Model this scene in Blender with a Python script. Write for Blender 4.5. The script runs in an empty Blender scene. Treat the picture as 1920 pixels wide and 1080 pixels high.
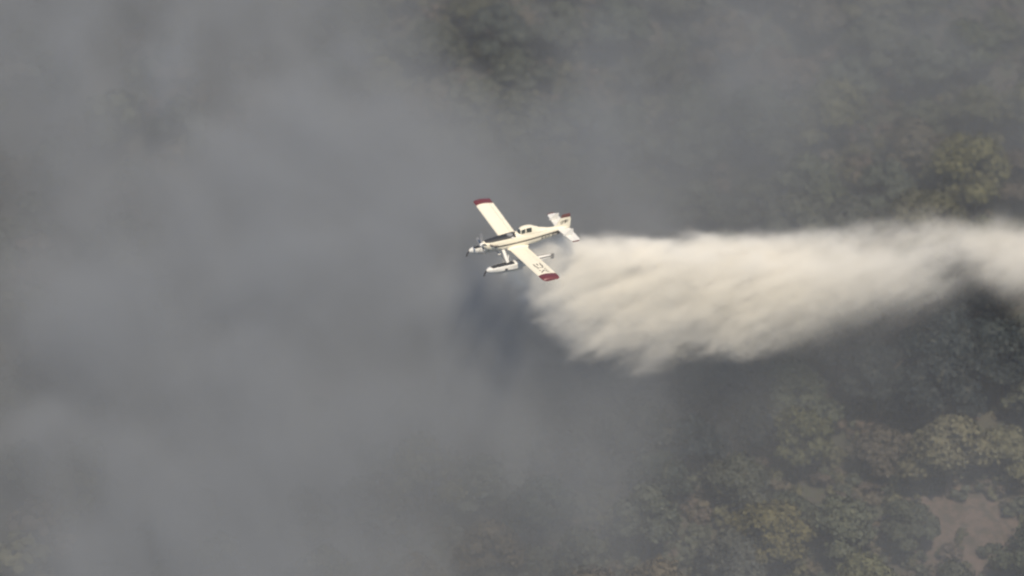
import bpy, math, random
import numpy as np
from mathutils import Vector, Matrix

random.seed(7)
rng = np.random.default_rng(7)
sc = bpy.context.scene
col = sc.collection
PI = math.pi

# ------------------------------------------------------------------ camera
P = Vector((0.0, 0.0, 100.0))                 # the aircraft's reference point
DOWN = math.radians(26)
VIEW = Vector((0, math.cos(DOWN), -math.sin(DOWN)))
UP = Vector((0, math.sin(DOWN), math.cos(DOWN)))
cam_d = bpy.data.cameras.new('camera')
cam = bpy.data.objects.new('camera', cam_d)
col.objects.link(cam)
cam.location = P - 500 * VIEW - 5.1 * UP + Vector((0.13, 0, 0))
cam.rotation_euler = (math.radians(90) - DOWN, 0, 0)
cam_d.sensor_width = 36
cam_d.lens = 159.4
cam_d.clip_start = 1
cam_d.dof.use_dof = True                     # long lens focused on the aircraft
cam_d.dof.focus_distance = 483
cam_d.dof.aperture_fstop = 0.043
cam_d.clip_end = 12000
sc.camera = cam

# ------------------------------------------------------------------ light
SUN_EL, SUN_AZ = 56.0, 160.0                  # azimuth clockwise from +Y, where the sun stands
w = bpy.data.worlds.new('World')
sc.world = w
w.use_nodes = True
nt = w.node_tree
nt.nodes.clear()
sky = nt.nodes.new('ShaderNodeTexSky')
sky.sky_type = 'NISHITA'
sky.sun_disc = False
sky.sun_elevation = math.radians(SUN_EL)
sky.sun_rotation = math.radians(SUN_AZ)
sky.dust_density = 0.7
sky.ozone_density = 3.5
bg = nt.nodes.new('ShaderNodeBackground')
bg.inputs['Strength'].default_value = 0.11
out = nt.nodes.new('ShaderNodeOutputWorld')
nt.links.new(sky.outputs[0], bg.inputs[0])
nt.links.new(bg.outputs[0], out.inputs[0])

sd = bpy.data.lights.new('sun', 'SUN')
sd.energy = 5.0
sd.angle = math.radians(0.6)
sd.color = (1.0, 0.87, 0.67)
sun = bpy.data.objects.new('sun', sd)
col.objects.link(sun)
az, el = math.radians(SUN_AZ), math.radians(SUN_EL)
to_sun = Vector((math.sin(az) * math.cos(el), math.cos(az) * math.cos(el), math.sin(el)))
sun.rotation_euler = to_sun.to_track_quat('Z', 'Y').to_euler()
sun.location = P + to_sun * 150

sc.view_settings.view_transform = 'Standard'
sc.view_settings.look = 'None'
sc.view_settings.exposure = 0.12
sc.view_settings.gamma = 1.0
sc.view_settings.use_curve_mapping = False

cy = sc.cycles
cy.use_denoising = True
try:
    cy.denoiser = 'OPENIMAGEDENOISE'
except Exception:
    pass
cy.max_bounces = 6
cy.diffuse_bounces = 2
cy.glossy_bounces = 2
cy.transmission_bounces = 4
cy.transparent_max_bounces = 8
cy.volume_bounces = 6
cy.volume_step_rate = 1.0
cy.volume_max_steps = 512
cy.filter_width = 2.1


# ------------------------------------------------------------------ helpers
def tag(o, label=None, cat=None, group=None, kind=None):
    if label: o['label'] = label
    if cat: o['category'] = cat
    if group: o['group'] = group
    if kind: o['kind'] = kind
    return o


def link(name, me, parent=None, mat=None):
    o = bpy.data.objects.new(name, me)
    col.objects.link(o)
    if parent is not None:
        o.parent = parent
    if mat is not None and me is not None:
        me.materials.append(mat)
    return o


def mesh(name, verts, faces, smooth=False):
    me = bpy.data.meshes.new(name)
    me.from_pydata([tuple(v) for v in verts], [], faces)
    if smooth:
        me.polygons.foreach_set('use_smooth', [True] * len(me.polygons))
    me.update()
    return me


def np_mesh(name, V, Q):
    """fast mesh from numpy verts and quads/tris"""
    me = bpy.data.meshes.new(name)
    V = np.asarray(V, dtype=np.float32)
    Q = np.asarray(Q, dtype=np.int32)
    n, k = Q.shape
    me.vertices.add(len(V))
    me.vertices.foreach_set('co', V.ravel())
    me.loops.add(n * k)
    me.loops.foreach_set('vertex_index', Q.ravel())
    me.polygons.add(n)
    me.polygons.foreach_set('loop_start', np.arange(0, n * k, k, dtype=np.int32))
    me.update(calc_edges=True)
    return me


class NT:
    """small node-tree writer"""
    def __init__(self, mat, tree=None):
        if tree is not None:
            self.t = tree
            return
        mat.use_nodes = True
        self.t = mat.node_tree
        self.t.nodes.clear()
        self.out = self.t.nodes.new('ShaderNodeOutputMaterial')

    def n(self, typ, **kw):
        nd = self.t.nodes.new(typ)
        for k, v in kw.items():
            setattr(nd, k, v)
        return nd

    def l(self, a, b):
        self.t.links.new(a, b)

    def put(self, sock, v):
        if isinstance(v, bpy.types.NodeSocket):
            self.l(v, sock)
        else:
            sock.default_value = v

    def m(self, op, a, b=None, c=None, clamp=False):
        nd = self.n('ShaderNodeMath', operation=op, use_clamp=clamp)
        self.put(nd.inputs[0], a)
        if b is not None: self.put(nd.inputs[1], b)
        if c is not None: self.put(nd.inputs[2], c)
        return nd.outputs[0]

    def xyz(self, v):
        nd = self.n('ShaderNodeSeparateXYZ')
        self.l(v, nd.inputs[0])
        return nd.outputs

    def comb(self, x, y, z):
        nd = self.n('ShaderNodeCombineXYZ')
        for i, v in enumerate((x, y, z)): self.put(nd.inputs[i], v)
        return nd.outputs[0]

    def noise(self, vec, scale, detail=3, rough=0.5, dist=0.0):
        nd = self.n('ShaderNodeTexNoise')
        self.l(vec, nd.inputs['Vector'])
        nd.inputs['Scale'].default_value = scale
        nd.inputs['Detail'].default_value = detail
        nd.inputs['Roughness'].default_value = rough
        nd.inputs['Distortion'].default_value = dist
        return nd.outputs['Fac']

    def sstep(self, v, lo, hi, to0=0.0, to1=1.0):
        nd = self.n('ShaderNodeMapRange', interpolation_type='SMOOTHSTEP')
        self.put(nd.inputs['Value'], v)
        self.put(nd.inputs['From Min'], lo)
        self.put(nd.inputs['From Max'], hi)
        self.put(nd.inputs['To Min'], to0)
        self.put(nd.inputs['To Max'], to1)
        return nd.outputs[0]

    def curve(self, v, pts, x0, x1, y0, y1):
        """piecewise curve through pts, in real units"""
        a = self.m('DIVIDE', self.m('SUBTRACT', v, x0), x1 - x0, clamp=True)
        nd = self.n('ShaderNodeFloatCurve')
        c = nd.mapping.curves[0]
        q = [((x - x0) / (x1 - x0), (y - y0) / (y1 - y0)) for x, y in pts]
        while len(c.points) < len(q): c.points.new(0.5, 0.5)
        for p_, (x, y) in zip(c.points, q):
            p_.location = (x, y)
        nd.mapping.update()
        self.l(a, nd.inputs['Value'])
        return self.m('MULTIPLY_ADD', nd.outputs[0], y1 - y0, y0)

    def mixc(self, f, a, b, mode='MIX'):
        nd = self.n('ShaderNodeMix', data_type='RGBA', blend_type=mode)
        self.put(nd.inputs[0], f)
        self.put(nd.inputs[6], a if isinstance(a, bpy.types.NodeSocket) else (*a, 1))
        self.put(nd.inputs[7], b if isinstance(b, bpy.types.NodeSocket) else (*b, 1))
        return nd.outputs[2]


def paint(name, colr, rough=0.35, dirt=0.08, metallic=0.0, coat=0.0, scale=1.5):
    m = bpy.data.materials.new(name)
    t = NT(m)
    tc = t.n('ShaderNodeTexCoord').outputs['Object']
    a = t.noise(tc, scale, 5, 0.6)
    b = t.noise(tc, scale * 9, 3, 0.6)
    f = t.m('MULTIPLY', t.sstep(a, 0.45, 0.75), dirt * 3, clamp=True)
    c = t.mixc(f, colr, tuple(x * 0.72 for x in colr))
    bs = t.n('ShaderNodeBsdfPrincipled')
    t.l(c, bs.inputs['Base Color'])
    t.put(bs.inputs['Roughness'], t.m('MULTIPLY_ADD', b, 0.25, rough - 0.1))
    bs.inputs['Metallic'].default_value = metallic
    bs.inputs['Coat Weight'].default_value = coat
    t.l(bs.outputs[0], t.out.inputs['Surface'])
    return m


M = {
    'white': paint('white_paint', (0.74, 0.69, 0.56), 0.35, 0.06),
    'red': paint('red_paint', (0.115, 0.016, 0.020), 0.4, 0.1),
    'maroon': paint('dark_red_paint', (0.13, 0.045, 0.04), 0.45, 0.1),
    'black': paint('black_paint', (0.012, 0.012, 0.014), 0.6, 0.1),
    'mark': paint('marking_paint', (0.05, 0.04, 0.033), 0.5, 0.05),
    'pale': paint('pale_marking_paint', (0.62, 0.58, 0.53), 0.5, 0.05),
    'rubber': paint('bow_rubber', (0.035, 0.033, 0.036), 0.8, 0.1),
    'floatw': paint('float_paint', (0.62, 0.61, 0.58), 0.35, 0.08),
    'steel': paint('exhaust_steel', (0.25, 0.22, 0.19), 0.45, 0.2, 0.8),
    'blade': paint('propeller_blade', (0.24, 0.24, 0.25), 0.5, 0.05),
    'grey': paint('grey_fitting', (0.20, 0.20, 0.20), 0.5, 0.1),
    'seat': paint('cockpit_interior', (0.03, 0.03, 0.028), 0.8, 0.1),
}
mg = bpy.data.materials.new('canopy_glass')
t = NT(mg)
bs = t.n('ShaderNodeBsdfPrincipled')
bs.inputs['Base Color'].default_value = (0.05, 0.06, 0.055, 1)
bs.inputs['Roughness'].default_value = 0.06
bs.inputs['Transmission Weight'].default_value = 0.35
t.l(bs.outputs[0], t.out.inputs['Surface'])
M['glass'] = mg


# ------------------------------------------------------------------ terrain
def vnoise(x, y, seed):
    """smooth value noise, vectorised"""
    xi, yi = np.floor(x).astype(int), np.floor(y).astype(int)
    xf, yf = x - xi, y - yi
    def h(a, b):
        v = (a * 374761393 + b * 668265263 + seed * 1442695041) & 0x7fffffff
        v = ((v ^ (v >> 13)) * 1274126177) & 0x7fffffff
        return ((v ^ (v >> 16)) & 0xffff) / 65535.0
    sx, sy = xf * xf * (3 - 2 * xf), yf * yf * (3 - 2 * yf)
    return ((h(xi, yi) * (1 - sx) + h(xi + 1, yi) * sx) * (1 - sy)
            + (h(xi, yi + 1) * (1 - sx) + h(xi + 1, yi + 1) * sx) * sy)


def ground(x, y):
    x = np.asarray(x, float); y = np.asarray(y, float)
    yy = np.where(y < 350, y, 350 + 260 * (1 - np.exp(-(np.maximum(y, 350) - 350) / 600)))
    yy = np.where(yy > -420, yy, -420 + (yy + 420) * 0.15)
    z = 58 + 0.325 * yy
    z = z + 5 * (vnoise(x / 45 + 3, y / 45 + 9, 1) - .5) + 2 * (vnoise(x / 17, y / 17, 2) - .5)
    z = z + 0.6 * (vnoise(x / 6, y / 6, 3) - .5)
    # a small ravine crossing below the drop, deepest at the right
    c = 17 + 0.18 * x + 3 * np.sin(x / 14)
    z = z - 4.5 * np.exp(-((y - c) / 7.5) ** 2) * (1 / (1 + np.exp(-(x - 2) / 5))) / (1 + np.exp((x - 38) / 4))
    z = z + 5.0 * np.exp(-((x - 51) / 9) ** 2 - ((y - 31) / 7) ** 2)
    far = np.clip((np.hypot(x, y) - 400) / 1500, 0, 1)
    return z + far * 25 * (vnoise(x / 400, y / 400, 5) - .5)


def warp(n, inner, outer):
    a = np.linspace(-1, 1, n)
    return inner * a + (outer - inner) * np.sign(a) * np.abs(a) ** 7


gx = warp(241, 170, 3000)
gy = warp(241, 170, 3000) + 30
X, Y = np.meshgrid(gx, gy)
Z = ground(X, Y)
V = np.stack([X.ravel(), Y.ravel(), Z.ravel()], 1)
n = 241
i = (np.arange(n - 1)[:, None] * n + np.arange(n - 1)[None]).ravel()
Q = np.stack([i, i + 1, i + n + 1, i + n], 1)
me = np_mesh('hillside', V, Q)
me.polygons.foreach_set('use_smooth', [True] * len(me.polygons))
mt = bpy.data.materials.new('hillside_earth')
t = NT(mt)
tc = t.n('ShaderNodeTexCoord').outputs['Object']
n1 = t.noise(tc, 0.05, 6, 0.6)
n2 = t.noise(tc, 0.4, 6, 0.7)
c = t.mixc(t.sstep(n1, 0.42, 0.6), (0.052, 0.046, 0.034), (0.040, 0.042, 0.030))
c = t.mixc(t.sstep(n2, 0.5, 0.62), c, (0.05, 0.055, 0.032))
c = t.mixc(t.sstep(t.noise(tc, 1.7, 4, 0.7), 0.56, 0.66), c, (0.06, 0.052, 0.04))
gx_, gy_, gz_ = t.xyz(tc)
q1 = t.m('POWER', t.m('DIVIDE', t.m('SUBTRACT', gx_, 52), 10), 2)
q2 = t.m('POWER', t.m('DIVIDE', t.m('SUBTRACT', gy_, 3.5), 8), 2)
bare = t.sstep(t.m('ADD', t.m('ADD', q1, q2), t.m('MULTIPLY', t.m('SUBTRACT', n2, .5), 1.2)), 1.1, .6)
c = t.mixc(bare, c, t.mixc(t.sstep(t.noise(tc, .8, 6, .75), .4, .62), (0.120, 0.088, 0.074), (0.062, 0.053, 0.042)))
bs = t.n('ShaderNodeBsdfPrincipled')
t.l(c, bs.inputs['Base Color'])
bs.inputs['Roughness'].default_value = 0.95
bp = t.n('ShaderNodeBump')
bp.inputs['Strength'].default_value = 0.7
bp.inputs['Distance'].default_value = 0.5
t.l(t.noise(tc, 0.9, 6, 0.7), bp.inputs['Height'])
t.l(bp.outputs[0], bs.inputs['Normal'])
t.l(bs.outputs[0], t.out.inputs['Surface'])
hill = link('hillside', me, mat=mt)
tag(hill, 'brown wooded hillside rising away under the smoke', kind='structure')


# ------------------------------------------------------------------ trees
def leaf_material(name, per_object):
    m = bpy.data.materials.new(name)
    t = NT(m)
    tc = t.n('ShaderNodeTexCoord').outputs['Object']
    if per_object:
        base = t.n('ShaderNodeObjectInfo').outputs['Color']
    else:
        at = t.n('ShaderNodeAttribute', attribute_name='tint')
        base = at.outputs['Color']
    f = t.noise(tc, 0.9, 3, 0.6)
    g = t.noise(tc, 5.0, 2, 0.6)
    k = t.m('ADD', t.m('MULTIPLY', f, 1.5), t.m('MULTIPLY', g, 0.4))
    c = t.mixc(1.0, base, t.comb(k, k, k), 'MULTIPLY')
    c = t.mixc(t.sstep(f, 0.5, 0.75, 0, 0.3), c, (0.085, 0.07, 0.04))
    bs = t.n('ShaderNodeBsdfPrincipled')
    t.l(c, bs.inputs['Base Color'])
    bs.inputs['Roughness'].default_value = 0.7
    bs.inputs['Specular IOR Level'].default_value = 0.25
    t.l(bs.outputs[0], t.out.inputs['Surface'])
    return m


M['leaf'] = leaf_material('tree_leaves', True)
M['leafmass'] = leaf_material('forest_leaves', False)
M['bark'] = paint('bark', (0.09, 0.07, 0.055), 0.9, 0.3, scale=4)


def leaves(centers, normals, size, r):
    """quads round the centres, tilted about the normals"""
    n = len(centers)
    nn = normals + r.normal(0, .40, (n, 3))
    nn /= np.linalg.norm(nn, axis=1)[:, None] + 1e-9
    a = np.cross(nn, r.normal(0, 1, (n, 3)))
    a /= np.linalg.norm(a, axis=1)[:, None] + 1e-9
    b = np.cross(nn, a)
    s = (size * r.uniform(.6, 1.3, n))[:, None]
    e = s * r.uniform(.5, 1, n)[:, None]
    bend = nn * s * r.uniform(-.3, .3, n)[:, None]
    V = np.stack([centers - a * s, centers - b * e + bend, centers + a * s, centers + b * e + bend], 1).reshape(-1, 3)
    return V, np.arange(4 * n).reshape(n, 4)


def uv_blob(c, rx, ry, rz, r, nu=8, nv=5):
    th = np.linspace(0, 2 * PI, nu, endpoint=False)
    V, F = [], []
    for j in range(nv + 1):
        ph = -PI / 2 + PI * j / nv
        for a in th:
            k = 1 + r.normal(0, .08)
            V.append((c[0] + rx * k * math.cos(ph) * math.cos(a), c[1] + ry * k * math.cos(ph) * math.sin(a), c[2] + rz * k * math.sin(ph)))
    for j in range(nv):
        for q in range(nu):
            F.append((j * nu + q, j * nu + (q + 1) % nu, (j + 1) * nu + (q + 1) % nu, (j + 1) * nu + q))
    return np.array(V), np.array(F)


def crown_broad(seed, nleaf=2300, H=9.0, R=4.6, lobes=22, size=0.25, core=True):
    """domed crown made of lobes, unit: metres, base of the tree at the origin"""
    r = np.random.default_rng(seed)
    L = []
    for q in range(lobes):
        a = r.uniform(0, 2 * PI)
        u = r.uniform(0, 1) ** .5
        zz = r.uniform(0, 1)
        rad = R * u * (1 - .55 * zz ** 1.6) * .82
        L.append((rad * math.cos(a), rad * math.sin(a), H * (.38 + .52 * zz * (1 - .35 * u ** 2)), r.uniform(.26, .44) * R))
    Vs, Qs, off = [], [], 0
    per = nleaf // lobes
    for (x, y, z, rr) in L:
        d = r.normal(0, 1, (per, 3))
        d[:, 2] = np.abs(d[:, 2]) * .9 - .25 * (r.random(per) < .3)
        d /= np.linalg.norm(d, axis=1)[:, None]
        rad = rr * (1 - .35 * r.random(per) ** 2)[:, None] * (1 + r.normal(0, .10, per))[:, None]
        c = np.array([x, y, z]) + d * rad * np.array([1, 1, .78])
        V_, Q_ = leaves(c, d, np.full(per, size), r)
        Vs.append(V_); Qs.append(Q_ + off); off += len(V_)
        if core:
            V_, Q_ = uv_blob((x, y, z), rr * .74, rr * .74, rr * .56, r, 7, 4)
            Vs.append(V_); Qs.append(Q_ + off); off += len(V_)
    return np.concatenate(Vs), np.concatenate(Qs)


def tube_np(p0, p1, r0, r1, k=7):
    p0, p1 = Vector(p0), Vector(p1)
    d = (p1 - p0).normalized()
    a = d.orthogonal().normalized(); b = d.cross(a)
    V = []
    for p_, r_ in ((p0, r0), (p1, r1)):
        for q in range(k):
            t_ = 2 * PI * q / k
            V.append(p_ + a * math.cos(t_) * r_ + b * math.sin(t_) * r_)
    return V, [(q, (q + 1) % k, k + (q + 1) % k, k + q) for q in range(k)]


def trunk_mesh(seed, H, conifer=False):
    r = random.Random(seed)
    V, F = [], []
    def add(*a):
        v, f = tube_np(*a)
        o = len(V); V.extend(v); F.extend([tuple(x + o for x in q) for q in f])
    if conifer:
        add((0, 0, -1.0), (0.05, 0, H * .5), .28, .16)
        add((0.05, 0, H * .5), (0, .05, H * .97), .16, .03)
    else:
        top = (r.uniform(-.3, .3), r.uniform(-.3, .3), H * .45)
        add((0, 0, -1.0), top, .36, .24)
        for q in range(5):
            a = 2 * PI * q / 5 + r.uniform(-.3, .3)
            mid = (top[0] + 1.1 * math.cos(a), top[1] + 1.1 * math.sin(a), H * r.uniform(.5, .6))
            add((top[0], top[1], top[2] - .2), mid, .17, .11)
            add(mid, (mid[0] + 1.5 * math.cos(a + .3), mid[1] + 1.5 * math.sin(a + .3), H * r.uniform(.68, .8)), .11, .03)
    return mesh('trunk', V, F, True)


BROAD = []
for s in range(7):
    Hh = [9, 8, 10, 8.5, 9.5, 7.5, 9][s]
    Rr = [4.6, 4.2, 4.9, 5.2, 4.0, 4.4, 5.0][s]
    cm = np_mesh('crown', *crown_broad(100 + s, 5200, Hh, Rr, [24, 20, 28, 26, 22, 18, 30][s]))
    cm.materials.append(M['leaf'])
    tm = trunk_mesh(s, Hh); tm.materials.append(M['bark'])
    BROAD.append((cm, tm))
OLIVE = (0.074, 0.073, 0.038)
BROWN = (0.080, 0.068, 0.047)
YELLOW = (0.092, 0.087, 0.040)
GREYG = (0.058, 0.065, 0.048)
SHADE_TINT = (0.011, 0.017, 0.019)  # blue-green leaves with the shade of the hollows put into the colour
RUST = (0.082, 0.064, 0.050)
MID = (0.048, 0.055, 0.037)


def clearing(x, y):
    """bare reddish earth: no trees"""
    if ((x - 53) / 9) ** 2 + ((y - 3.5 + .3 * (x - 53)) / 5.6) ** 2 < 1: return True
    return False


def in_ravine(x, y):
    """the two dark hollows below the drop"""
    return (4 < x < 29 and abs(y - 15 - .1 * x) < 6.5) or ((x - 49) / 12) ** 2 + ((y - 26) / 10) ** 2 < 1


# poisson-like placing
pts = []
cand = rng.uniform((-24, -22), (76, 98), (9000, 2))
for x, y in cand:
    if clearing(x, y): continue
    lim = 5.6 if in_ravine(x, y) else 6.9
    if all((x - a) ** 2 + (y - b) ** 2 > lim ** 2 for a, b in pts):
        pts.append((x, y))
    if len(pts) >= 285: break


def place(kind, idx, x, y, s, colr, label, group):
    cm, tm = BROAD[idx]
    nm = 'broadleaf_tree'
    e = bpy.data.objects.new(nm, None)
    col.objects.link(e)
    e.location = (x, y, float(ground(x, y)) - .1)
    e.rotation_euler = (0, 0, random.uniform(0, 6.28))
    e.scale = (s, s, s * random.uniform(.9, 1.1))
    e.empty_display_size = .5
    tag(e, label, 'tree', group)
    k = random.uniform(.8, 1.22)
    for nme, d in (('crown', cm), ('trunk', tm)):
        o = bpy.data.objects.new(nme, d)
        col.objects.link(o)
        o.parent = e
        o.color = (colr[0] * k * random.uniform(.93, 1.07), colr[1] * k, colr[2] * k * random.uniform(.85, 1.15), 1)
    return e


special = [
    (29.5, -2.0, 1.12, YELLOW, 'yellow-green rounded tree at the lower right, brightest crown of the near wood'),
    (31.5, -10.0, 0.95, YELLOW, 'small yellow-green tree on the bottom edge, right of centre'),
    (-1.0, -12.5, 1.0, MID, 'dark green tree on the bottom edge just left of the clear smoke gap'),
    (43.0, 12.5, 0.95, BROWN, 'brownish tree on the ridge just below the dark ravine at right'),
    (57.0, 12.0, 1.05, OLIVE, 'tall olive tree at the right edge against the dark ravine'),
]
for (x, y, s, c_, lb) in special:
    pts = [q for q in pts if (q[0] - x) ** 2 + (q[1] - y) ** 2 > 25]
    place('broad', random.randrange(7), x, y, s, c_, lb, 'single trees that stand out of the wood')

CN = {OLIVE: 'olive-green', BROWN: 'brownish', YELLOW: 'yellow-green', GREYG: 'grey-green', RUST: 'rust-tinged', MID: 'dull green'}


QUEUE = []
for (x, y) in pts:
    if in_ravine(x, y):  # trees in the hollows get shade painted into their leaf colour
        QUEUE.append((x, y, random.uniform(1.0, 1.3) + (.12 if x > 36 else 0), SHADE_TINT, 'shade-darkened blue-green'))
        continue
    nz = float(vnoise(np.array(x / 16), np.array(y / 16), 11)) + random.uniform(-.22, .22)
    if random.random() < .12:
        QUEUE.append((x, y, random.uniform(.8, 1.1), (0.030, 0.042, 0.032), 'dark green'))
        continue
    c_ = MID if nz < .25 else GREYG if nz < .42 else OLIVE if nz < .62 else BROWN if nz < .8 else RUST if nz < .92 else YELLOW
    QUEUE.append((x, y, random.uniform(.8, 1.22), c_, CN[c_]))


def where(x, y):
    """where the photograph shows a tree standing at x, y, and how it reads there"""
    v = .438 * y + .899 * (float(ground(x, y)) + 7 - 100)
    return 958 + 17 * x * (1 - y / 550), 453 - 17 * v


def place_words(px, py):
    if py < 440:
        r_ = 'along the top edge' if py < 110 else 'high above the water trail' if py < 270 else 'just above the water trail'
        if px < 900: r_ = 'in smoke ' + ('high' if py < 150 else 'just') + ' above the far wing'
        elif px < 1150: r_ += ', over the tail'
        elif px < 1420: r_ += ', right of centre'
        elif px < 1700: r_ += ', towards the right'
        else: r_ += ', by the right edge'
        return r_
    if py < 640: r_ = 'behind the falling water'
    elif py < 780: r_ = 'under the falling water'
    elif py < 920: r_ = 'below the dark hollow'
    else: r_ = 'along the bottom edge'
    if px < 900: r_ += ', in smoke at left'
    elif px < 1150: r_ += ', below the aircraft'
    elif px < 1420: r_ += ', right of centre'
    elif px < 1700: r_ += ', towards the right'
    else: r_ += ', by the right edge'
    return r_


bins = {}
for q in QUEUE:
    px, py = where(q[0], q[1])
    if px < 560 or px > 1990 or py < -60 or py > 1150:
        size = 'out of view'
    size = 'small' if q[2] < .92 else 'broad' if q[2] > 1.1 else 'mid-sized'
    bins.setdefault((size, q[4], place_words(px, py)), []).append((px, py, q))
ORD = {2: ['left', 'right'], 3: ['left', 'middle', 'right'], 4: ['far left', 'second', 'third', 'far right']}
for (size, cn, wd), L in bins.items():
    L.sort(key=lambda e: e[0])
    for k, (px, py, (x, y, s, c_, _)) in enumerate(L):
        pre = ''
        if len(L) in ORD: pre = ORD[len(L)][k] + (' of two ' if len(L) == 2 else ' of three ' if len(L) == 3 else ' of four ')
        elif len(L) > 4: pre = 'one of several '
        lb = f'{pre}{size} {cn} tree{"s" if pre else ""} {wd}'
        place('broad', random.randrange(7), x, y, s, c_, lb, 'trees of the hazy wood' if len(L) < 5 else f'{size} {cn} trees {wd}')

# far-off wood: outside the picture and behind the thick smoke, one mass
fV, fQ, fC, off = [], [], [], 0
protos = [crown_broad(300 + s, 330, 9, 4.8, 11, 0.75) for s in range(5)]
gxs = np.arange(-185, 190, 7.6)
gys = np.arange(-95, 260, 7.6)
for x0 in gxs:
    for y0 in gys:
        x, y = x0 + rng.uniform(-2.6, 2.6), y0 + rng.uniform(-2.6, 2.6)
        if -27 < x < 79 and -25 < y < 99: continue
        Vp, Qp = protos[rng.integers(5)]
        a, s = rng.uniform(0, 6.28), rng.uniform(.75, 1.15)
        ca, sa = math.cos(a) * s, math.sin(a) * s
        W = np.stack([Vp[:, 0] * ca - Vp[:, 1] * sa + x, Vp[:, 0] * sa + Vp[:, 1] * ca + y, Vp[:, 2] * s + float(ground(x, y))], 1)
        fV.append(W); fQ.append(Qp + off); off += len(W)
        c_ = [OLIVE, BROWN, GREYG, MID, MID, RUST][rng.integers(6)]
        k = rng.uniform(.8, 1.2)
        fC.append(np.tile(np.array([c_[0] * k, c_[1] * k, c_[2] * k, 1], np.float32), (len(W), 1)))
me = np_mesh('forest', np.concatenate(fV), np.concatenate(fQ))
at = me.color_attributes.new('tint', 'FLOAT_COLOR', 'POINT')
at.data.foreach_set('color', np.concatenate(fC).ravel())
fo = link('forest', me, mat=M['leafmass'])
tag(fo, 'mixed wood carrying on across the hillside behind the thick smoke', 'forest', kind='stuff')

# undergrowth between the trees
fV, fQ, fC, off = [], [], [], 0
protos = [crown_broad(400 + s, 90, 1.9, 1.3, 5, 0.30) for s in range(4)]
for q in range(5200):
    x, y = rng.uniform(-26, 78), rng.uniform(-24, 98)
    if clearing(x, y) and rng.random() < .75: continue
    Vp, Qp = protos[rng.integers(4)]
    a, s = rng.uniform(0, 6.28), rng.uniform(.6, 1.5)
    ca, sa = math.cos(a) * s, math.sin(a) * s
    W = np.stack([Vp[:, 0] * ca - Vp[:, 1] * sa + x, Vp[:, 0] * sa + Vp[:, 1] * ca + y, Vp[:, 2] * s + float(ground(x, y)) - .5], 1)
    fV.append(W); fQ.append(Qp + off); off += len(W)
    c_ = [OLIVE, BROWN, GREYG, MID, RUST][rng.integers(5)]
    fC.append(np.tile(np.array([*c_, 1], np.float32), (len(W), 1)))
me = np_mesh('undergrowth', np.concatenate(fV), np.concatenate(fQ))
at = me.color_attributes.new('tint', 'FLOAT_COLOR', 'POINT')
at.data.foreach_set('color', np.concatenate(fC).ravel())
fo = link('undergrowth', me, mat=M['leafmass'])
tag(fo, 'low scrub growing between the trees on the slope', 'scrub', kind='stuff')

# ------------------------------------------------------------------ aircraft
F_ = Vector((-.906, -.426, -.002)).normalized()
U_ = Vector((.039, -.085, .994))
L_ = U_.cross(F_).normalized()
U_ = F_.cross(L_).normalized()
AM = Matrix((F_, L_, U_)).transposed()
plane = bpy.data.objects.new('firefighting_aircraft', None)
col.objects.link(plane)
plane.matrix_world = Matrix.Translation(P) @ AM.to_4x4()
plane.empty_display_size = 1
tag(plane, 'white single-engined firefighting floatplane with red wingtips dropping water over the smoke', 'aircraft')


def part(name, V, F, mat, parent=plane, smooth=True, label=None, edge=35):
    me = mesh(name, V, F, smooth)
    if smooth:
        me.set_sharp_from_angle(angle=math.radians(edge))
    o = link(name, me, parent, mat)
    if label: o['label'] = label
    return o


def loft(rings, cap=True):
    V, F = [], []
    k = len(rings[0])
    for r_ in rings: V.extend(r_)
    for j in range(len(rings) - 1):
        for q in range(k):
            F.append((j * k + q, j * k + (q + 1) % k, (j + 1) * k + (q + 1) % k, (j + 1) * k + q))
    if cap:
        F.append(tuple(range(k))[::-1])
        F.append(tuple((len(rings) - 1) * k + q for q in range(k)))
    return V, F


def merge(*vf):
    V, F = [], []
    for v, f in vf:
        o = len(V); V.extend(v); F.extend([tuple(x + o for x in q) for q in f])
    return V, F


def box(x0, x1, y0, y1, z0, z1):
    V = [(x, y, z) for x in (x0, x1) for y in (y0, y1) for z in (z0, z1)]
    return V, [(0, 1, 3, 2), (4, 6, 7, 5), (0, 4, 5, 1), (2, 3, 7, 6), (0, 2, 6, 4), (1, 5, 7, 3)]


# fuselage stations: x, half width, z bottom, z top, squareness
ST = [(3.42, .30, .05, .62, 2.0), (3.30, .40, -.08, .72, 2.1), (3.0, .48, -.30, .80, 2.3), (2.5, .52, -.42, .86, 2.5), (1.8, .57, -.52, .92, 2.8),
      (1.0, .62, -.62, .97, 3.0), (.2, .65, -.70, 1.03, 3.2), (-.6, .65, -.72, 1.08, 3.2), (-1.2, .64, -.72, 1.02, 3.0), (-1.9, .62, -.68, .98, 2.8), (-2.7, .57, -.62, .98, 2.6),
      (-3.6, .48, -.50, .93, 2.4), (-4.6, .38, -.36, .84, 2.3), (-5.6, .28, -.20, .74, 2.2), (-6.4, .19, -.04, .66, 2.1), (-6.95, .09, .12, .56, 2.0)]
SX = np.array([s[0] for s in ST])[::-1]


def fus(x, a, grow=0.0):
    """point on the fuselage skin at station x, angle a (0 = port, 90 = top)"""
    g = [float(np.interp(x, SX, np.array([s[k] for s in ST])[::-1])) for k in range(1, 5)]
    hw, zb, zt, e = g
    hw += grow; zb -= grow; zt += grow
    ca, sa = math.cos(a), math.sin(a)
    y = hw * math.copysign(abs(ca) ** (2 / e), ca)
    z = (zt + zb) / 2 + (zt - zb) / 2 * math.copysign(abs(sa) ** (2 / e), sa)
    return (x, y, z)


def ring(x, k=32, grow=0.0):
    return [fus(x, 2 * PI * q / k, grow) for q in range(k)]


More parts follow.
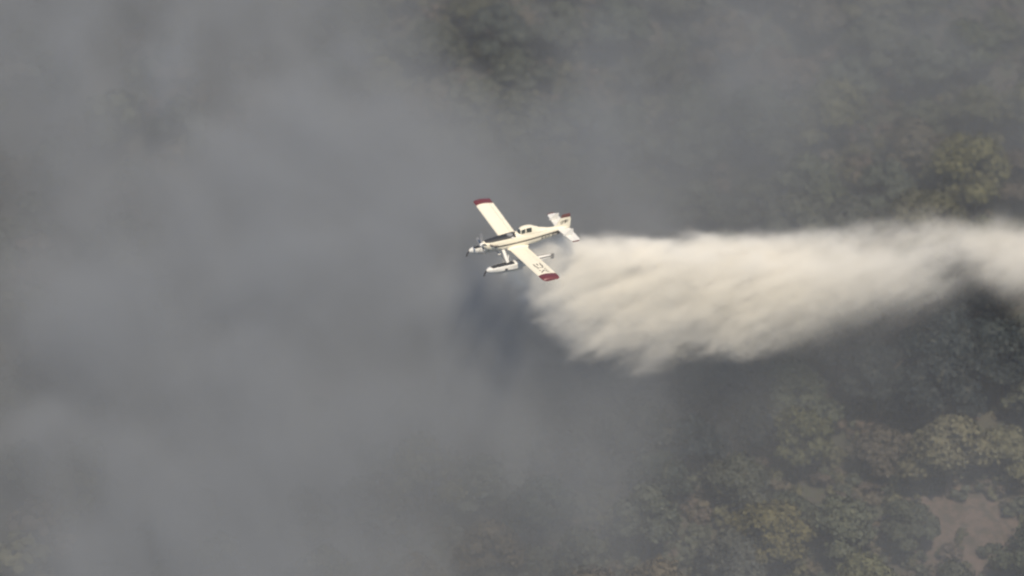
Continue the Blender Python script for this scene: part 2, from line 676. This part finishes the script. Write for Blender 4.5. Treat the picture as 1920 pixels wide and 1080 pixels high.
xs = sorted(set([s[0] for s in ST] + [2.1, 1.4, .6, -.2, -3.1, -4.1, -5.1, -6.0]), reverse=True)
V, F = loft([ring(x) for x in xs])
body = part('fuselage', V, F, M['white'])


def skin(name, x0, x1, a0f, a1f, mat, grow=.008, nx=24, na=8, label=None, parent=body):
    """paint panel that follows the skin between angles a0f(x), a1f(x) (degrees)"""
    V, F = [], []
    for i_ in range(nx + 1):
        x = x0 + (x1 - x0) * i_ / nx
        for j in range(na + 1):
            a = math.radians(a0f(x) + (a1f(x) - a0f(x)) * j / na)
            V.append(fus(x, a, grow))
    for i_ in range(nx):
        for j in range(na):
            a = i_ * (na + 1) + j
            F.append((a, a + 1, a + na + 2, a + na + 1))
    o = part(name, V, F, mat, parent=parent, label=label)
    return o


def ang(x, z):
    """angle on the port side whose skin height is z"""
    lo, hi = -89.0, 89.0
    for _ in range(30):
        m_ = (lo + hi) / 2
        if fus(x, math.radians(m_))[2] < z: lo = m_
        else: hi = m_
    return (lo + hi) / 2


skin('antiglare_panel', 3.38, -.35, lambda x: max(38, ang(x, .60 + .02 * x)), lambda x: 180 - max(38, ang(x, .60 + .02 * x)), M['black'], na=12, label='matt black panel on top of the nose')
for side in (1, -1):
    fl = (lambda a: a) if side == 1 else (lambda a: 180 - a)
    skin('side_stripe', 2.2, -6.0, lambda x: fl(ang(x, .02 - .035 * x)), lambda x: fl(ang(x, .20 - .035 * x)), M['mark'], na=2, label='thin dark stripe along the side')
    skin('side_stripe', -4.9, -6.7, lambda x: fl(-80), lambda x: fl(ang(x, .10 - .035 * x)), M['mark'], grow=.012, na=6, label='dark red block under the tail')
# pale marks on the aft side below the stripe
for k, (xa, xb, za, zb) in enumerate([(-3.55, -3.75, -.22, .06), (-3.95, -4.15, -.18, .08), (-4.3, -4.65, -.02, .08), (-4.3, -4.4, -.22, .06)]):
    skin('side_marking', xa, xb, lambda x: ang(x, za), lambda x: ang(x, zb), M['mark'], grow=.010, nx=2, na=2)
skin('side_marking', -5.0, -5.5, lambda x: ang(x, -.05), lambda x: ang(x, .12), M['pale'], grow=.016, nx=3, na=2, label='pale marking on the dark tail block')

# nose: spinner, propeller, intake, exhausts
prof = [(3.42, .27), (3.55, .26), (3.68, .21), (3.78, .13), (3.83, .03)]
V, F = loft([[(x, r_ * math.cos(2 * PI * q / 20), .34 + r_ * math.sin(2 * PI * q / 20)) for q in range(20)] for x, r_ in prof])
spin = part('spinner', V, F, M['floatw'])
prop = bpy.data.objects.new('propeller', None)
col.objects.link(prop); prop.parent = plane; prop.location = (3.56, 0, .34)
for k in range(5):
    a = 2 * PI * k / 5 + .5
    rings = []
    for j in range(9):
        f = j / 8
        rr = .22 + 1.20 * f
        ch = .09 + .10 * math.sin(min(1, f * 1.3) * PI * .62) if f < .95 else .05
        tw = math.radians(62 - 40 * f)
        th = .030 * (1 - .75 * f) + .004
        rg = []
        for c_, h_ in ((-1, 0), (-.4, 1), (.3, .9), (1, 0), (.3, -.3), (-.4, -.3)):
            u_, v_ = c_ * ch * .9, h_ * th
            rg.append((u_ * math.sin(tw) + v_ * math.cos(tw), rr, u_ * math.cos(tw) - v_ * math.sin(tw)))
        R_ = Matrix.Rotation(a, 3, 'X')
        rings.append([tuple(R_ @ Vector(p_)) for p_ in rg])
    V, F = loft(rings)
    part('blade', V, F, M['blade'], parent=prop)
V, F = loft([[(x, w_ * math.cos(2 * PI * q / 14), z_ + h_ * math.sin(2 * PI * q / 14)) for q in range(14)]
             for x, w_, h_, z_ in ((3.34, .20, .10, -.12), (3.0, .24, .14, -.26), (2.2, .22, .12, -.44), (1.6, .10, .05, -.50))])
part('air_intake', V, F, M['floatw'])
V, F = loft([[(x, .16 * math.cos(2 * PI * q / 12), -.12 + .075 * math.sin(2 * PI * q / 12)) for q in range(12)] for x in (3.36, 3.30)])
part('intake_mouth', V, F, M['black'])
for s in (1, -1):
    path = [(2.75, .44 * s, .42), (2.55, .62 * s, .38), (2.25, .72 * s, .32), (1.85, .76 * s, .26)]
    rings = []
    for j, p_ in enumerate(path):
        rr = .13 - .01 * j
        rings.append([(p_[0] + (.05 * math.cos(2 * PI * q / 12) if j == 0 else 0), p_[1] + rr * .8 * math.cos(2 * PI * q / 12), p_[2] + rr * math.sin(2 * PI * q / 12)) for q in range(12)])
    V, F = loft(rings)
    part('exhaust_stack', V, F, M['steel'])

# hopper lid and vents ahead of the cockpit
V, F = loft([[(.25 + r_ * math.cos(2 * PI * q / 18), .12 + r_ * .9 * math.sin(2 * PI * q / 18), z_) for q in range(18)] for z_, r_ in ((.98, .36), (1.08, .36), (1.12, .28))])
part('hopper_lid', V, F, M['grey'])
V, F = loft([[(.05 + r_ * math.cos(2 * PI * q / 12), .50 + r_ * .7 * math.sin(2 * PI * q / 12), z_) for q in range(12)] for z_, r_ in ((.72, .17), (.86, .17), (.90, .10))])
part('filler_cap', V, F, M['floatw'])
V, F = loft([[(-.35 + r_ * math.cos(2 * PI * q / 12), r_ * math.sin(2 * PI * q / 12), z_) for q in range(12)] for z_, r_ in ((1.02, .13), (1.16, .12), (1.18, .05))])
part('vent', V, F, M['steel'])

# cockpit: x, half width bottom, half width top, z top
CK = [(-.62, .44, .10, 1.06), (-.95, .50, .30, 1.34), (-1.22, .52, .38, 1.52), (-1.6, .53, .40, 1.60), (-2.1, .53, .40, 1.60), (-2.5, .52, .37, 1.54), (-2.95, .49, .30, 1.34), (-3.5, .42, .20, 1.12), (-4.3, .30, .12, .93)]


def ck(x, f, grow=0.0):
    """port half profile from the sill (f=0) to the crown (f=1)"""
    xx = np.array([c_[0] for c_ in CK])[::-1]
    wb, wt, zt = [float(np.interp(x, xx, np.array([c_[k] for c_ in CK])[::-1])) for k in (1, 2, 3)]
    zb = .80
    if f < .62:
        g = f / .62
        return (x, wb + (wt - wb) * g ** 1.4 + grow, zb + (zt - .10 - zb) * g)
    g = (f - .62) / .38
    return (x, wt * math.cos(g * PI / 2) + grow * (1 - g), zt - .10 + .10 * math.sin(g * PI / 2) + grow * g)


def ck_strip(x0, x1, f0, f1, grow, nx=6, nf=6, side=1, slant=0.0):
    V, F = [], []
    for i_ in range(nx + 1):
        for j in range(nf + 1):
            f = f0 + (f1 - f0) * j / nf
            x = x0 + (x1 - x0) * i_ / nx + slant * (f - f0)
            p_ = ck(x, f, grow)
            V.append((p_[0], p_[1] * side, p_[2]))
    for i_ in range(nx):
        for j in range(nf):
            a = i_ * (nf + 1) + j
            F.append((a, a + 1, a + nf + 2, a + nf + 1))
    return V, F


V, F = loft([[ck(x, j / 10) for j in range(11)] + [(x, -ck(x, j / 10)[1], ck(x, j / 10)[2]) for j in range(9, -1, -1)] for x in np.linspace(-.64, -4.28, 30)])
cabin = part('cockpit', V, F, M['white'], label='raised white cockpit with dark side windows')
for s in (1, -1):
    for (x0, x1, f0, f1, sl) in ((-1.02, -1.50, .22, .74, -.10), (-1.62, -2.28, .22, .74, -.05)):
        V, F = ck_strip(x0, x1, f0, f1, .012, side=s, slant=sl)
        part('side_window', V, F, M['glass'], parent=cabin)
V, F = merge(ck_strip(-.70, -.98, .35, 1.0, .012, side=1, slant=-.05), ck_strip(-.70, -.98, .35, 1.0, .012, side=-1, slant=-.05))
part('windscreen', V, F, M['glass'], parent=cabin)
V, F = tube_np((-3.3, 0, 1.1), (-3.45, 0, 1.65), .018, .010)
part('antenna', V, F, M['black'])

# wings
AF = [(0, 0), (.02, .030), (.08, .058), (.2, .085), (.35, .095), (.55, .082), (.78, .045), (1, .003), (1, -.003), (.7, -.022), (.4, -.042), (.2, -.048), (.08, -.036), (.02, -.018)]


def foil(xle, y, z, ch, tk=1.0, x0=0.0, x1=1.0):
    r_ = []
    for c_, h_ in AF:
        if c_ < x0 - 1e-6 or c_ > x1 + 1e-6:
            c2 = min(max(c_, x0), x1)
            up = h_ > 0
            tb = sorted([(a, b) for a, b in AF if (b > 0) == up or a == 0])
            h_ = float(np.interp(c2, [a for a, b in tb], [b for a, b in tb])); c_ = c2
        r_.append((xle - c_ * ch, y, z + h_ * ch * tk))
    return r_


CH, XLE, ZR, DI = 2.07, .44, -.60, .095
for s in (1, -1):
    SP = 1.015 if s == 1 else 1.035
    zz = lambda y: ZR + (DI if s == 1 else .112) * max(0, abs(y) - .6)
    V, F = loft([foil(XLE, s * y * SP, zz(y), CH, 1.0, 0, .74) for y in (.30, .9, 1.5, 2.5, 3.5, 4.5, 5.5, 6.5, 7.2, 7.9)])
    wing = part('wing', V, F, M['white'], label='near (left) wing' if s == 1 else 'far (right) wing')
    V, F = loft([foil(XLE - .005, s * y * SP, zz(y) - .01, CH, .97, .752, 1) for y in (.62, 2, 3.5, 4.75)])
    part('flap', V, F, M['white'], parent=wing)
    V, F = loft([foil(XLE - .005, s * y * SP, zz(y), CH, .97, .752, 1) for y in (4.80, 6, 7, 7.88)])
    part('aileron', V, F, M['white'], parent=wing)
    tips = []
    for (y, k, dz, tk) in ((7.905, 1, 0, 1), (8.3, 1, 0, 1), (8.6, .995, 0, 1), (8.82, .96, -.03, .95), (8.96, .88, -.09, .8), (9.03, .74, -.17, .5)):
        tips.append(foil(XLE - CH * (1 - k) * .7, s * y * SP, zz(y) + dz, CH * k, tk))
    V, F = loft(tips)
    part('wingtip', V, F, M['red'], parent=wing, label='red wingtip')
    # root fairing and control-rod fairings
    V, F = loft([foil(XLE + .22, s * .52, -.56, 2.6, 1.5), foil(XLE + .05, s * .85, -.575, 2.25, 1.15)])
    part('wing_root_fairing', V, F, M['white'], parent=wing)
    for y in (2.4, 4.0, 6.2):
        V, F = box(-1.45, -.75, s * y - .03, s * y + .03, zz(y) - .17, zz(y) - .05)
        part('hinge_bracket', V, F, M['grey'], parent=wing)

# letters on the near wing: strokes traced as paint, too blurred to read in the photograph
def wing_pt(px, py):
    """weak-perspective inverse of the view onto the near wing's top"""
    dx, dy = px - 957.8, py - 453
    A = np.array([[-15.4, 7.2 + .66 * DI], [3.2, 8.2 - 14.6 * DI]])
    z0 = ZR - .6 * DI + .17
    b = np.array([dx - .66 * z0, dy + 14.6 * z0])
    return np.linalg.solve(A, b)


def stroke(pl, wd, fn):
    V, F = [], []
    for (a, b) in zip(pl[:-1], pl[1:]):
        a, b = np.array(a), np.array(b)
        d = (b - a) / np.linalg.norm(b - a)
        nrm = np.array([-d[1], d[0]]) * wd / 2
        a2, b2 = a - d * wd / 2, b + d * wd / 2
        o = len(V)
        V += [fn(*(a2 - nrm)), fn(*(b2 - nrm)), fn(*(b2 + nrm)), fn(*(a2 + nrm))]
        F.append((o, o + 1, o + 2, o + 3))
    return V, F


def on_wing(x, y):
    c_ = (XLE - x) / CH
    up = [(a, b) for a, b in AF[:8]]
    h_ = float(np.interp(c_, [a for a, b in up], [b for a, b in up]))
    return (x, y, ZR + DI * (y - .6) + h_ * CH + .006)


nearw = [o for o in plane.children if o.name.startswith('wing') and o.get('label', '').startswith('near')][0]
gl = []
y0 = 5.45
for strokes in ([((0, 0), (0, 1)), ((0, 1), (.7, 1)), ((0, .5), (.55, .5)), ((0, 0), (.7, 0))],
                [((0, 0), (0, 1)), ((0, 1), (.7, .85)), ((.7, .85), (.7, .15)), ((.7, .15), (0, 0))],
                [((0, 1), (.35, 0)), ((.35, 0), (.7, 1))],
                [((0, 0), (0, 1)), ((0, .5), (.7, 1)), ((0, .5), (.7, 0))]):
    for a, b in strokes:
        pl = [(-.95 + .78 * a[1] * 1.0, y0 + a[0] * .62), (-.95 + .78 * b[1], y0 + b[0] * .62)]
        gl.append(stroke(pl, .13, on_wing))
    y0 += .58
V, F = merge(*gl)
part('wing_lettering', V, F, M['mark'], parent=nearw, smooth=False, label='dark blurred registration letters near the wingtip')

# tail
def slab(pts, y, th, axis='y'):
    """rounded flat surface from an outline"""
    k = len(pts)
    cx = sum(p_[0] for p_ in pts) / k; cz = sum(p_[1] for p_ in pts) / k
    rings = []
    for off_, sh in ((-th, .965), (-th * .6, .99), (0, 1.0), (th * .6, .99), (th, .965)):
        if axis == 'y':
            rings.append([(cx + (a - cx) * sh, y + off_, cz + (b - cz) * sh) for a, b in pts])
        else:
            rings.append([(cx + (a - cx) * sh, cz + (b - cz) * sh, y + off_) for a, b in pts])
    return loft(rings)


V, F = slab([(-4.9, .72), (-5.5, .92), (-6.02, 1.72), (-6.42, 1.72), (-6.50, .60), (-5.6, .62)], 0, .055)
fin = part('fin', V, F, M['white'], smooth=False)
V, F = slab([(-6.45, .22), (-6.37, 1.72), (-7.18, 1.72), (-7.26, 1.5), (-7.22, .45), (-7.0, .2)], 0, .045)
rud = part('rudder', V, F, M['white'], smooth=False)
V, F = slab([(-6.02, 1.735), (-6.15, 2.06), (-6.38, 2.14), (-7.12, 2.16), (-7.2, 2.1), (-7.18, 1.735)], 0, .052)
part('fin_cap', V, F, M['maroon'], smooth=False, label='dark red cap of the fin and rudder')
on_fin = lambda s: (lambda x, z: (x, s * .066, z))
for s in (1, -1):
    fm = []
    for pl in ([(-6.15, .95), (-6.05, 1.25)], [(-6.15, 1.28), (-6.5, 1.33)], [(-6.25, 1.02), (-6.3, 1.4)], [(-6.52, 1.05), (-6.56, 1.42)], [(-6.6, 1.4), (-6.95, 1.38)], [(-6.62, 1.2), (-6.85, 1.2)], [(-6.62, 1.08), (-6.66, 1.38)]):
        fm.append(stroke(pl, .08, on_fin(s)))
    V, F = merge(*fm)
    part('fin_marking', V, F, M['mark'], parent=fin, smooth=False)
for s in (1, -1):
    V, F = slab([(-5.55, s * .12), (-5.85, s * 2.85), (-6.0, s * 3.12), (-6.45, s * 3.18), (-6.46, s * .12)], .50, .05, 'z')
    stb = part('stabiliser', V, F, M['floatw'], smooth=False)
    V, F = slab([(-6.48, s * .25), (-6.47, s * 3.18), (-6.85, s * 3.16), (-6.98, s * 2.96), (-7.02, s * .40)], .50, .035, 'z')
    part('elevator', V, F, M['floatw'], parent=stb, smooth=False)
    V, F = slab([(-5.95, s * 3.19), (-6.05, s * 3.31), (-6.75, s * 3.32), (-6.83, s * 3.19)], .50, .045, 'z')
    part('stabiliser_tip', V, F, M['maroon'], parent=stb, smooth=False, label='dark red stabiliser tip')
    V, F = slab([(-5.45, .56), (-6.25, 1.22), (-6.42, 1.28), (-6.72, 1.28), (-6.68, .85), (-6.55, .56)], s * 1.85, .03)
    part('finlet', V, F, M['floatw'], parent=stb, smooth=False, label='small auxiliary fin standing on the stabiliser')
    V, F = tube_np((-5.9, s * .15, .05), (-6.0, s * 1.4, .47), .025, .025)
    part('stabiliser_brace', V, F, M['floatw'], parent=stb)

# floats
FS = [(3.98, .10, -1.52, -1.62, -1.78), (3.80, .22, -1.38, -1.62, -1.98), (3.4, .34, -1.28, -1.66, -2.14), (2.8, .42, -1.22, -1.72, -2.26), (1.8, .46, -1.18, -1.76, -2.32),
      (.8, .47, -1.16, -1.78, -2.34), (.0, .46, -1.15, -1.78, -2.34), (-.25, .46, -1.15, -1.78, -2.33), (-.30, .45, -1.15, -1.66, -2.02), (-1.2, .42, -1.15, -1.58, -1.90),
      (-2.2, .36, -1.16, -1.46, -1.70), (-3.2, .27, -1.18, -1.36, -1.52), (-3.9, .16, -1.20, -1.30, -1.36)]


def float_ring(st, g=0.0):
    x, hw, zt, zc, zk = st
    zt += g; hw += g
    return [(x, 0, zt + .04), (x, hw * .45, zt + .025), (x, hw * .8, zt - .03), (x, hw * .97, zt - .13), (x, hw, zc), (x, hw * .55, zc * .45 + zk * .55), (x, 0, zk),
            (x, -hw * .55, zc * .45 + zk * .55), (x, -hw, zc), (x, -hw * .97, zt - .13), (x, -hw * .8, zt - .03), (x, -hw * .45, zt + .025)]


def fdeck(x, f, g=.008):
    """point on the float deck, f from -1 to 1 across"""
    xx = [s_[0] for s_ in FS][::-1]
    hw = float(np.interp(x, xx, [s_[1] for s_ in FS][::-1])); zt = float(np.interp(x, xx, [s_[2] for s_ in FS][::-1]))
    zc = float(np.interp(abs(f), [0, .45, .8, .97], [.04, .025, -.03, -.13]))
    return (x, f * hw, zt + zc + g)


for s in (1, -1):
    fl = bpy.data.objects.new('float', None)
    col.objects.link(fl); fl.parent = plane; fl.location = (0, s * 2.3, 0)
    fl['label'] = 'near (left) float' if s == 1 else 'far (right) float'
    V, F = loft([float_ring(q) for q in FS])
    part('hull', V, F, M['floatw'], parent=fl)
    # bow fender: raked dark rubber nose
    V, F = loft([[(x + .10 * math.cos(2 * PI * q / 10), .085 * math.sin(2 * PI * q / 10), z) for q in range(10)]
                 for x, z in ((3.78, -1.40), (3.96, -1.58), (4.10, -1.80), (4.20, -2.05), (4.25, -2.22))])
    part('bow_fender', V, F, M['rubber'], parent=fl, label='dark raked fender on the float bow')
    V, F = [], []
    for i_ in range(19):
        x = 3.45 - 2.75 * i_ / 18
        for j in range(7):
            V.append(fdeck(x, -.9 + 1.72 * j / 6))
    for i_ in range(18):
        for j in range(6):
            a = i_ * 7 + j
            F.append((a, a + 1, a + 8, a + 7))
    part('deck_walkway', V, F, M['black'], parent=fl, label='black non-slip deck')
    # dark rim round the stern
    rim = [fdeck(x, .86, .02) for x in np.linspace(-1.6, -3.8, 9)] + [(-3.95, 0, -1.15)] + [fdeck(x, -.86, .02) for x in np.linspace(-3.8, -1.6, 9)]
    V, F = merge(*[tube_np(a, b, .05, .05, 6) for a, b in zip(rim[:-1], rim[1:])])
    part('stern_rim', V, F, M['rubber'], parent=fl)
    V, F = box(-4.25, -3.88, -.025, .025, -1.75, -1.12)
    part('water_rudder', V, F, M['grey'], parent=fl, smooth=False)
    # side wheel well with wheel
    for q_ in (1, -1):
        V, F = loft([[(1.75 + r_ * 1.5 * math.cos(2 * PI * q / 18), q_ * yy, -1.66 + r_ * math.sin(2 * PI * q / 18)) for q in range(18)] for yy, r_ in ((.40, .13), (.478, .13))])
        part('wheel_recess', V, F, M['rubber'], parent=fl)
    V, F = merge(tube_np((1.2, 0, -1.2), (1.2, 0, -1.10), .10, .10), tube_np((-.9, 0, -1.2), (-.9, 0, -1.08), .09, .09))
    part('strut_shoe', V, F, M['grey'], parent=fl)


def fairing(p0, p1, ch, th):
    """streamlined strut"""
    rings = []
    for p_ in (p0, p1):
        rings.append([(p_[0] + ch / 2 * math.cos(2 * PI * q / 12), p_[1] + th / 2 * math.sin(2 * PI * q / 12), p_[2]) for q in range(12)])
    return loft(rings)


for s in (1, -1):
    for p0, p1, ch in (((1.15, s * .55, -.50), (1.35, s * 2.25, -1.16), .34), ((-1.0, s * .6, -.55), (-.95, s * 2.25, -1.14), .26),
                       ((1.0, s * 1.6, -.45 - .18), (1.45, s * 2.3, -1.16), .10)):
        V, F = fairing(p0, p1, ch, .13)
        part('float_strut', V, F, M['floatw'])
for x in (1.3, -.95):
    V, F = tube_np((x, -1.95, -1.32), (x, 1.95, -1.32), .045, .045, 10)
    part('spreader_bar', V, F, M['grey'])
V, F = loft([[(.62 + dx, r_ * math.cos(2 * PI * q / 12), -1.32 + r_ * math.sin(2 * PI * q / 12)) for q in range(12)] for dx, r_ in ((.90, .05), (.84, .11), (.68, .12), (.55, .06))])
part('landing_light', V, F, M['floatw'])
# drop gate under the belly
V, F = box(-1.05, .35, -.38, .38, -.90, -.70)
part('hopper_gate', V, F, M['grey'], smooth=False)

# ------------------------------------------------------------------ smoke
def volume(name, lo, hi, res, build, colr, aniso, step, bounce_gain=1.0):
    """a voxel grid filled by a field: one Volume object with its own density"""
    g = bpy.data.node_groups.new(name + '_field', 'GeometryNodeTree')
    g.interface.new_socket('Geometry', in_out='OUTPUT', socket_type='NodeSocketGeometry')
    t = NT(None, g)
    go = g.nodes.new('NodeGroupOutput')
    pos = g.nodes.new('GeometryNodeInputPosition').outputs[0]
    cube = g.nodes.new('GeometryNodeVolumeCube')
    cube.inputs['Min'].default_value = lo
    cube.inputs['Max'].default_value = hi
    for k, r_ in zip('XYZ', res):
        cube.inputs['Resolution ' + k].default_value = r_
    g.links.new(build(t, pos), cube.inputs['Density'])
    m = bpy.data.materials.new(name)
    s_ = NT(m)
    pv = s_.n('ShaderNodeVolumePrincipled')
    pv.inputs['Density'].default_value = 1.0
    pv.inputs['Color'].default_value = (*colr, 1)
    pv.inputs['Anisotropy'].default_value = aniso
    s_.l(pv.outputs[0], s_.out.inputs['Volume'])
    m.cycles.volume_step_rate = step
    sm_ = g.nodes.new('GeometryNodeSetMaterial')
    sm_.inputs['Material'].default_value = m
    g.links.new(cube.outputs[0], sm_.inputs[0])
    g.links.new(sm_.outputs[0], go.inputs[0])
    vd = bpy.data.volumes.new(name)
    vd.materials.append(m)
    o = bpy.data.objects.new(name, vd)
    col.objects.link(o)
    md = o.modifiers.new('field', 'NODES')
    md.node_group = g
    return o


SLOPE = math.atan(.325)


def smoke_build(t, tc):
    # the grid lies along the slope: turn its axes back to level ones
    x, ys, hs = t.xyz(tc)
    y = t.m('SUBTRACT', t.m('MULTIPLY', ys, math.cos(SLOPE)), t.m('MULTIPLY', hs, math.sin(SLOPE)))
    h = t.m('DIVIDE', hs, math.cos(SLOPE))
    big = t.noise(tc, 0.030, 3, 0.5, 0.6)
    fine = t.noise(tc, 0.065, 5, 0.58, 0.8)
    nf = t.m('SUBTRACT', fine, .5)
    wisp = t.noise(t.comb(t.m('ADD', x, t.m('MULTIPLY', ys, .6)), t.m('SUBTRACT', t.m('MULTIPLY', ys, .45), t.m('MULTIPLY', x, .2)), t.m('MULTIPLY', hs, .6)), .085, 4, .55, 1.2)
    nb = t.m('SUBTRACT', big, .5)
    xb = t.curve(y, [(-60, -16), (-20, -10), (10, -3), (20, 0), (30, 6), (38, 14), (46, 12), (54, -4), (64, -17), (150, -20)], -60, 150, -40, 40)
    xx = t.m('ADD', t.m('SUBTRACT', x, xb), t.m('MULTIPLY', nf, 50))
    tot = t.sstep(xx, 12, -26, t.sstep(y, 18, 42, .10, .19), .95)
    xw = t.m('ADD', x, t.m('MULTIPLY', nf, 26))
    yw = t.m('ADD', y, t.m('MULTIPLY', nb, 30))
    for (cx, cyy, rx, ry, am) in BILLOWS:
        a = t.m('MULTIPLY', t.m('SUBTRACT', xw, cx), 1 / rx)
        b = t.m('MULTIPLY', t.m('SUBTRACT', yw, cyy), 1 / ry)
        g = t.m('EXPONENT', t.m('MULTIPLY', t.m('ADD', t.m('MULTIPLY', a, a), t.m('MULTIPLY', b, b)), -1.0))
        tot = t.m('MULTIPLY_ADD', g, am, tot)
    tot = t.m('MAXIMUM', tot, .02)
    tot = t.m('MULTIPLY', tot, t.sstep(wisp, .36, .64, .72, 1.3))
    tot = t.m('MULTIPLY', tot, t.sstep(t.m('ADD', t.m('MULTIPLY', big, .5), t.m('MULTIPLY', fine, .5)), .34, .66, .5, 1.4))
    prof_ = t.m('MULTIPLY', t.sstep(t.m('ADD', h, t.m('MULTIPLY', big, 30)), 51, 38), t.sstep(h, -2, 4))
    return t.m('MULTIPLY', t.m('MULTIPLY', tot, prof_), .085)


# billows and thin places of the smoke: x, y, half sizes (metres on the slope), strength
BILLOWS = [(-43, 53, 6, 12, -1.0), (-61, 10, 8, 40, -.7), (-50, -18, 13, 12, -.4), (-18, -24, 14, 7, -.3), (-33, 60, 16, 5, -.35), (-28, 36, 15, 18, .8), (-14, 30, 14, 12, .45), (-7, 11, 9, 7, 1.6), (-28, 2, 12, 16, .6),
           (5, 42, 17, 8, .4), (20, 45, 10, 8, .32), (17, 62, 7, 4, .28), (26, 67, 7, 4, .28), (31, 52, 5, 12, .16), (0, 62, 12, 6, -.30), (9, 4, 11, 6, .42), (-2, -10, 15, 10, .5), (6, 26, 10, 8, .28), (27, 24, 12, 5, .12),
           (40, 38, 14, 5, .12), (22, 13, 13, 5, .34), (36, 17, 9, 5, .16), (49, 26, 11, 9, -.7), (46, 2, 12, 6, .05), (3, 15, 8, 8, .5)]


sm = volume('smoke', (-110, -60, -3), (95, 155, 40), (156, 164, 36), smoke_build, (0.450, 0.470, 0.496), 0.0, 2.5)
sm.location = (0, 0, 58)
sm.rotation_euler = (SLOPE, 0, 0)
tag(sm, 'thick grey wildfire smoke drifting over the left of the hillside', 'smoke', kind='stuff')


# ------------------------------------------------------------------ water drop
def drop_build(t, tc):
    u, w_, v = t.xyz(tc)
    al = t.m('ADD', t.m('MULTIPLY', u, .96), t.m('MULTIPLY', v, .27))
    ac = t.m('SUBTRACT', t.m('MULTIPLY', v, .96), t.m('MULTIPLY', u, .27))
    vec = t.comb(t.m('MULTIPLY', al, .27), t.m('MULTIPLY', w_, .5), ac)
    n1 = t.noise(vec, .42, 5, .66, .35)
    n2 = t.noise(tc, .13, 3, .5, .3)
    n3 = t.noise(tc, .22, 4, .55, .4)
    n4 = t.noise(t.comb(t.m('MULTIPLY', al, .38), w_, ac), 1.05, 4, .7, .5)
    top = t.curve(u, [(-4, -3), (-.5, -1.2), (3, -1.1), (7, -1.4), (16, -3.0), (28, -5.6), (41, -7.5), (50, -9.2), (54, -8.8), (62, -11), (90, -15)], -4, 90, -26, 0)
    bot = t.curve(u, [(-4, -4.5), (-1, -6), (.6, -7.8), (3, -10.8), (6, -14.4), (9.5, -17.0), (15, -19.0), (22, -18.4), (28, -20.5), (36, -21), (41, -21), (48, -20.5), (53, -19.4), (57, -18.0), (60, -19.8), (64, -23), (90, -25)], -4, 90, -26, 0)
    nn = t.m('SUBTRACT', t.m('ADD', t.m('MULTIPLY', n1, .58), t.m('MULTIPLY', n4, .42)), .5)
    lo = t.m('ADD', t.m('SUBTRACT', v, bot), t.m('MULTIPLY', nn, t.sstep(u, 8, 34, 19, 10)))
    hi = t.m('ADD', t.m('SUBTRACT', top, v), t.m('MULTIPLY', t.m('SUBTRACT', n3, .5), 5))
    soft = t.sstep(u, 12, 60, 1.6, 9.0)
    e = t.m('MULTIPLY', t.sstep(lo, 0, soft), t.sstep(hi, -.3, t.sstep(u, 5, 60, 1.0, 3.0)))
    half = t.m('ADD', t.sstep(u, -2, 60, 0.6, 7.0), t.sstep(u, -2, 5, .5, 2.0))
    lat = t.sstep(t.m('DIVIDE', t.m('ABSOLUTE', w_), half), 1.0, .35)
    front = t.sstep(t.m('ADD', u, t.m('MULTIPLY', nn, 7)), -.9, .8)
    dn = t.curve(u, [(-4, .30), (2, .34), (8, .50), (18, .62), (27, .62), (36, .42), (50, .22), (62, .19), (90, .10)], -4, 90, 0, 1)
    # the lower half of the curtain thins out behind the drop
    low = t.m('DIVIDE', t.m('SUBTRACT', v, bot), t.m('SUBTRACT', top, bot))
    thin = t.sstep(low, t.sstep(u, 20, 40, -.4, .1), t.sstep(u, 20, 40, .3, .75), .09, 1.0)
    d = t.m('MULTIPLY', t.m('MULTIPLY', e, lat), t.m('MULTIPLY', dn, front))
    d = t.m('MULTIPLY', d, thin)
    thr = t.sstep(low, 0.0, .62, .035, -.30)
    d = t.m('MULTIPLY', d, t.m('MAXIMUM', t.sstep(low, .08, .70, .30, 1.0), t.sstep(u, 14, 30)))
    d = t.m('MULTIPLY', d, t.sstep(nn, t.m('SUBTRACT', thr, .045), t.m('ADD', thr, .035), t.sstep(u, 14, 40, .04, .6), 1.0))
    d = t.m('MULTIPLY', d, t.m('MULTIPLY', t.sstep(nn, -.13, .12, .10, 1.9), t.sstep(n2, .3, .65, .6, 1.3)))
    return d


dr = volume('falling_water', (-4, -9, -26), (90, 9, -.95), (290, 50, 90), drop_build, (0.997, 0.974, 0.92), -0.05, 2.5)
ang_b = math.atan2(.4255, .905)
dr.location = P
dr.rotation_euler = (0, 0, ang_b)
tag(dr, 'broad cream-white curtain of falling water trailing behind the aircraft', 'water drop', kind='stuff')


# ------------------------------------------------------------------ haze
hm = bpy.data.materials.new('haze')
t = NT(hm)
pv = t.n('ShaderNodeVolumePrincipled')
pv.inputs['Density'].default_value = 0.00012
pv.inputs['Color'].default_value = (0.80, 0.85, 0.93, 1)
t.l(pv.outputs[0], t.out.inputs['Volume'])
zmin = float(Z.min())
V, F = box(-3100, 3100, -3100, 3150, zmin - 1, max(cam.location.z + 8, float(Z.max()) + 8))
hz = link('haze', mesh('haze', V, F), mat=hm)
tag(hz, 'pale smoky haze filling the air over the valley', 'haze', kind='stuff')
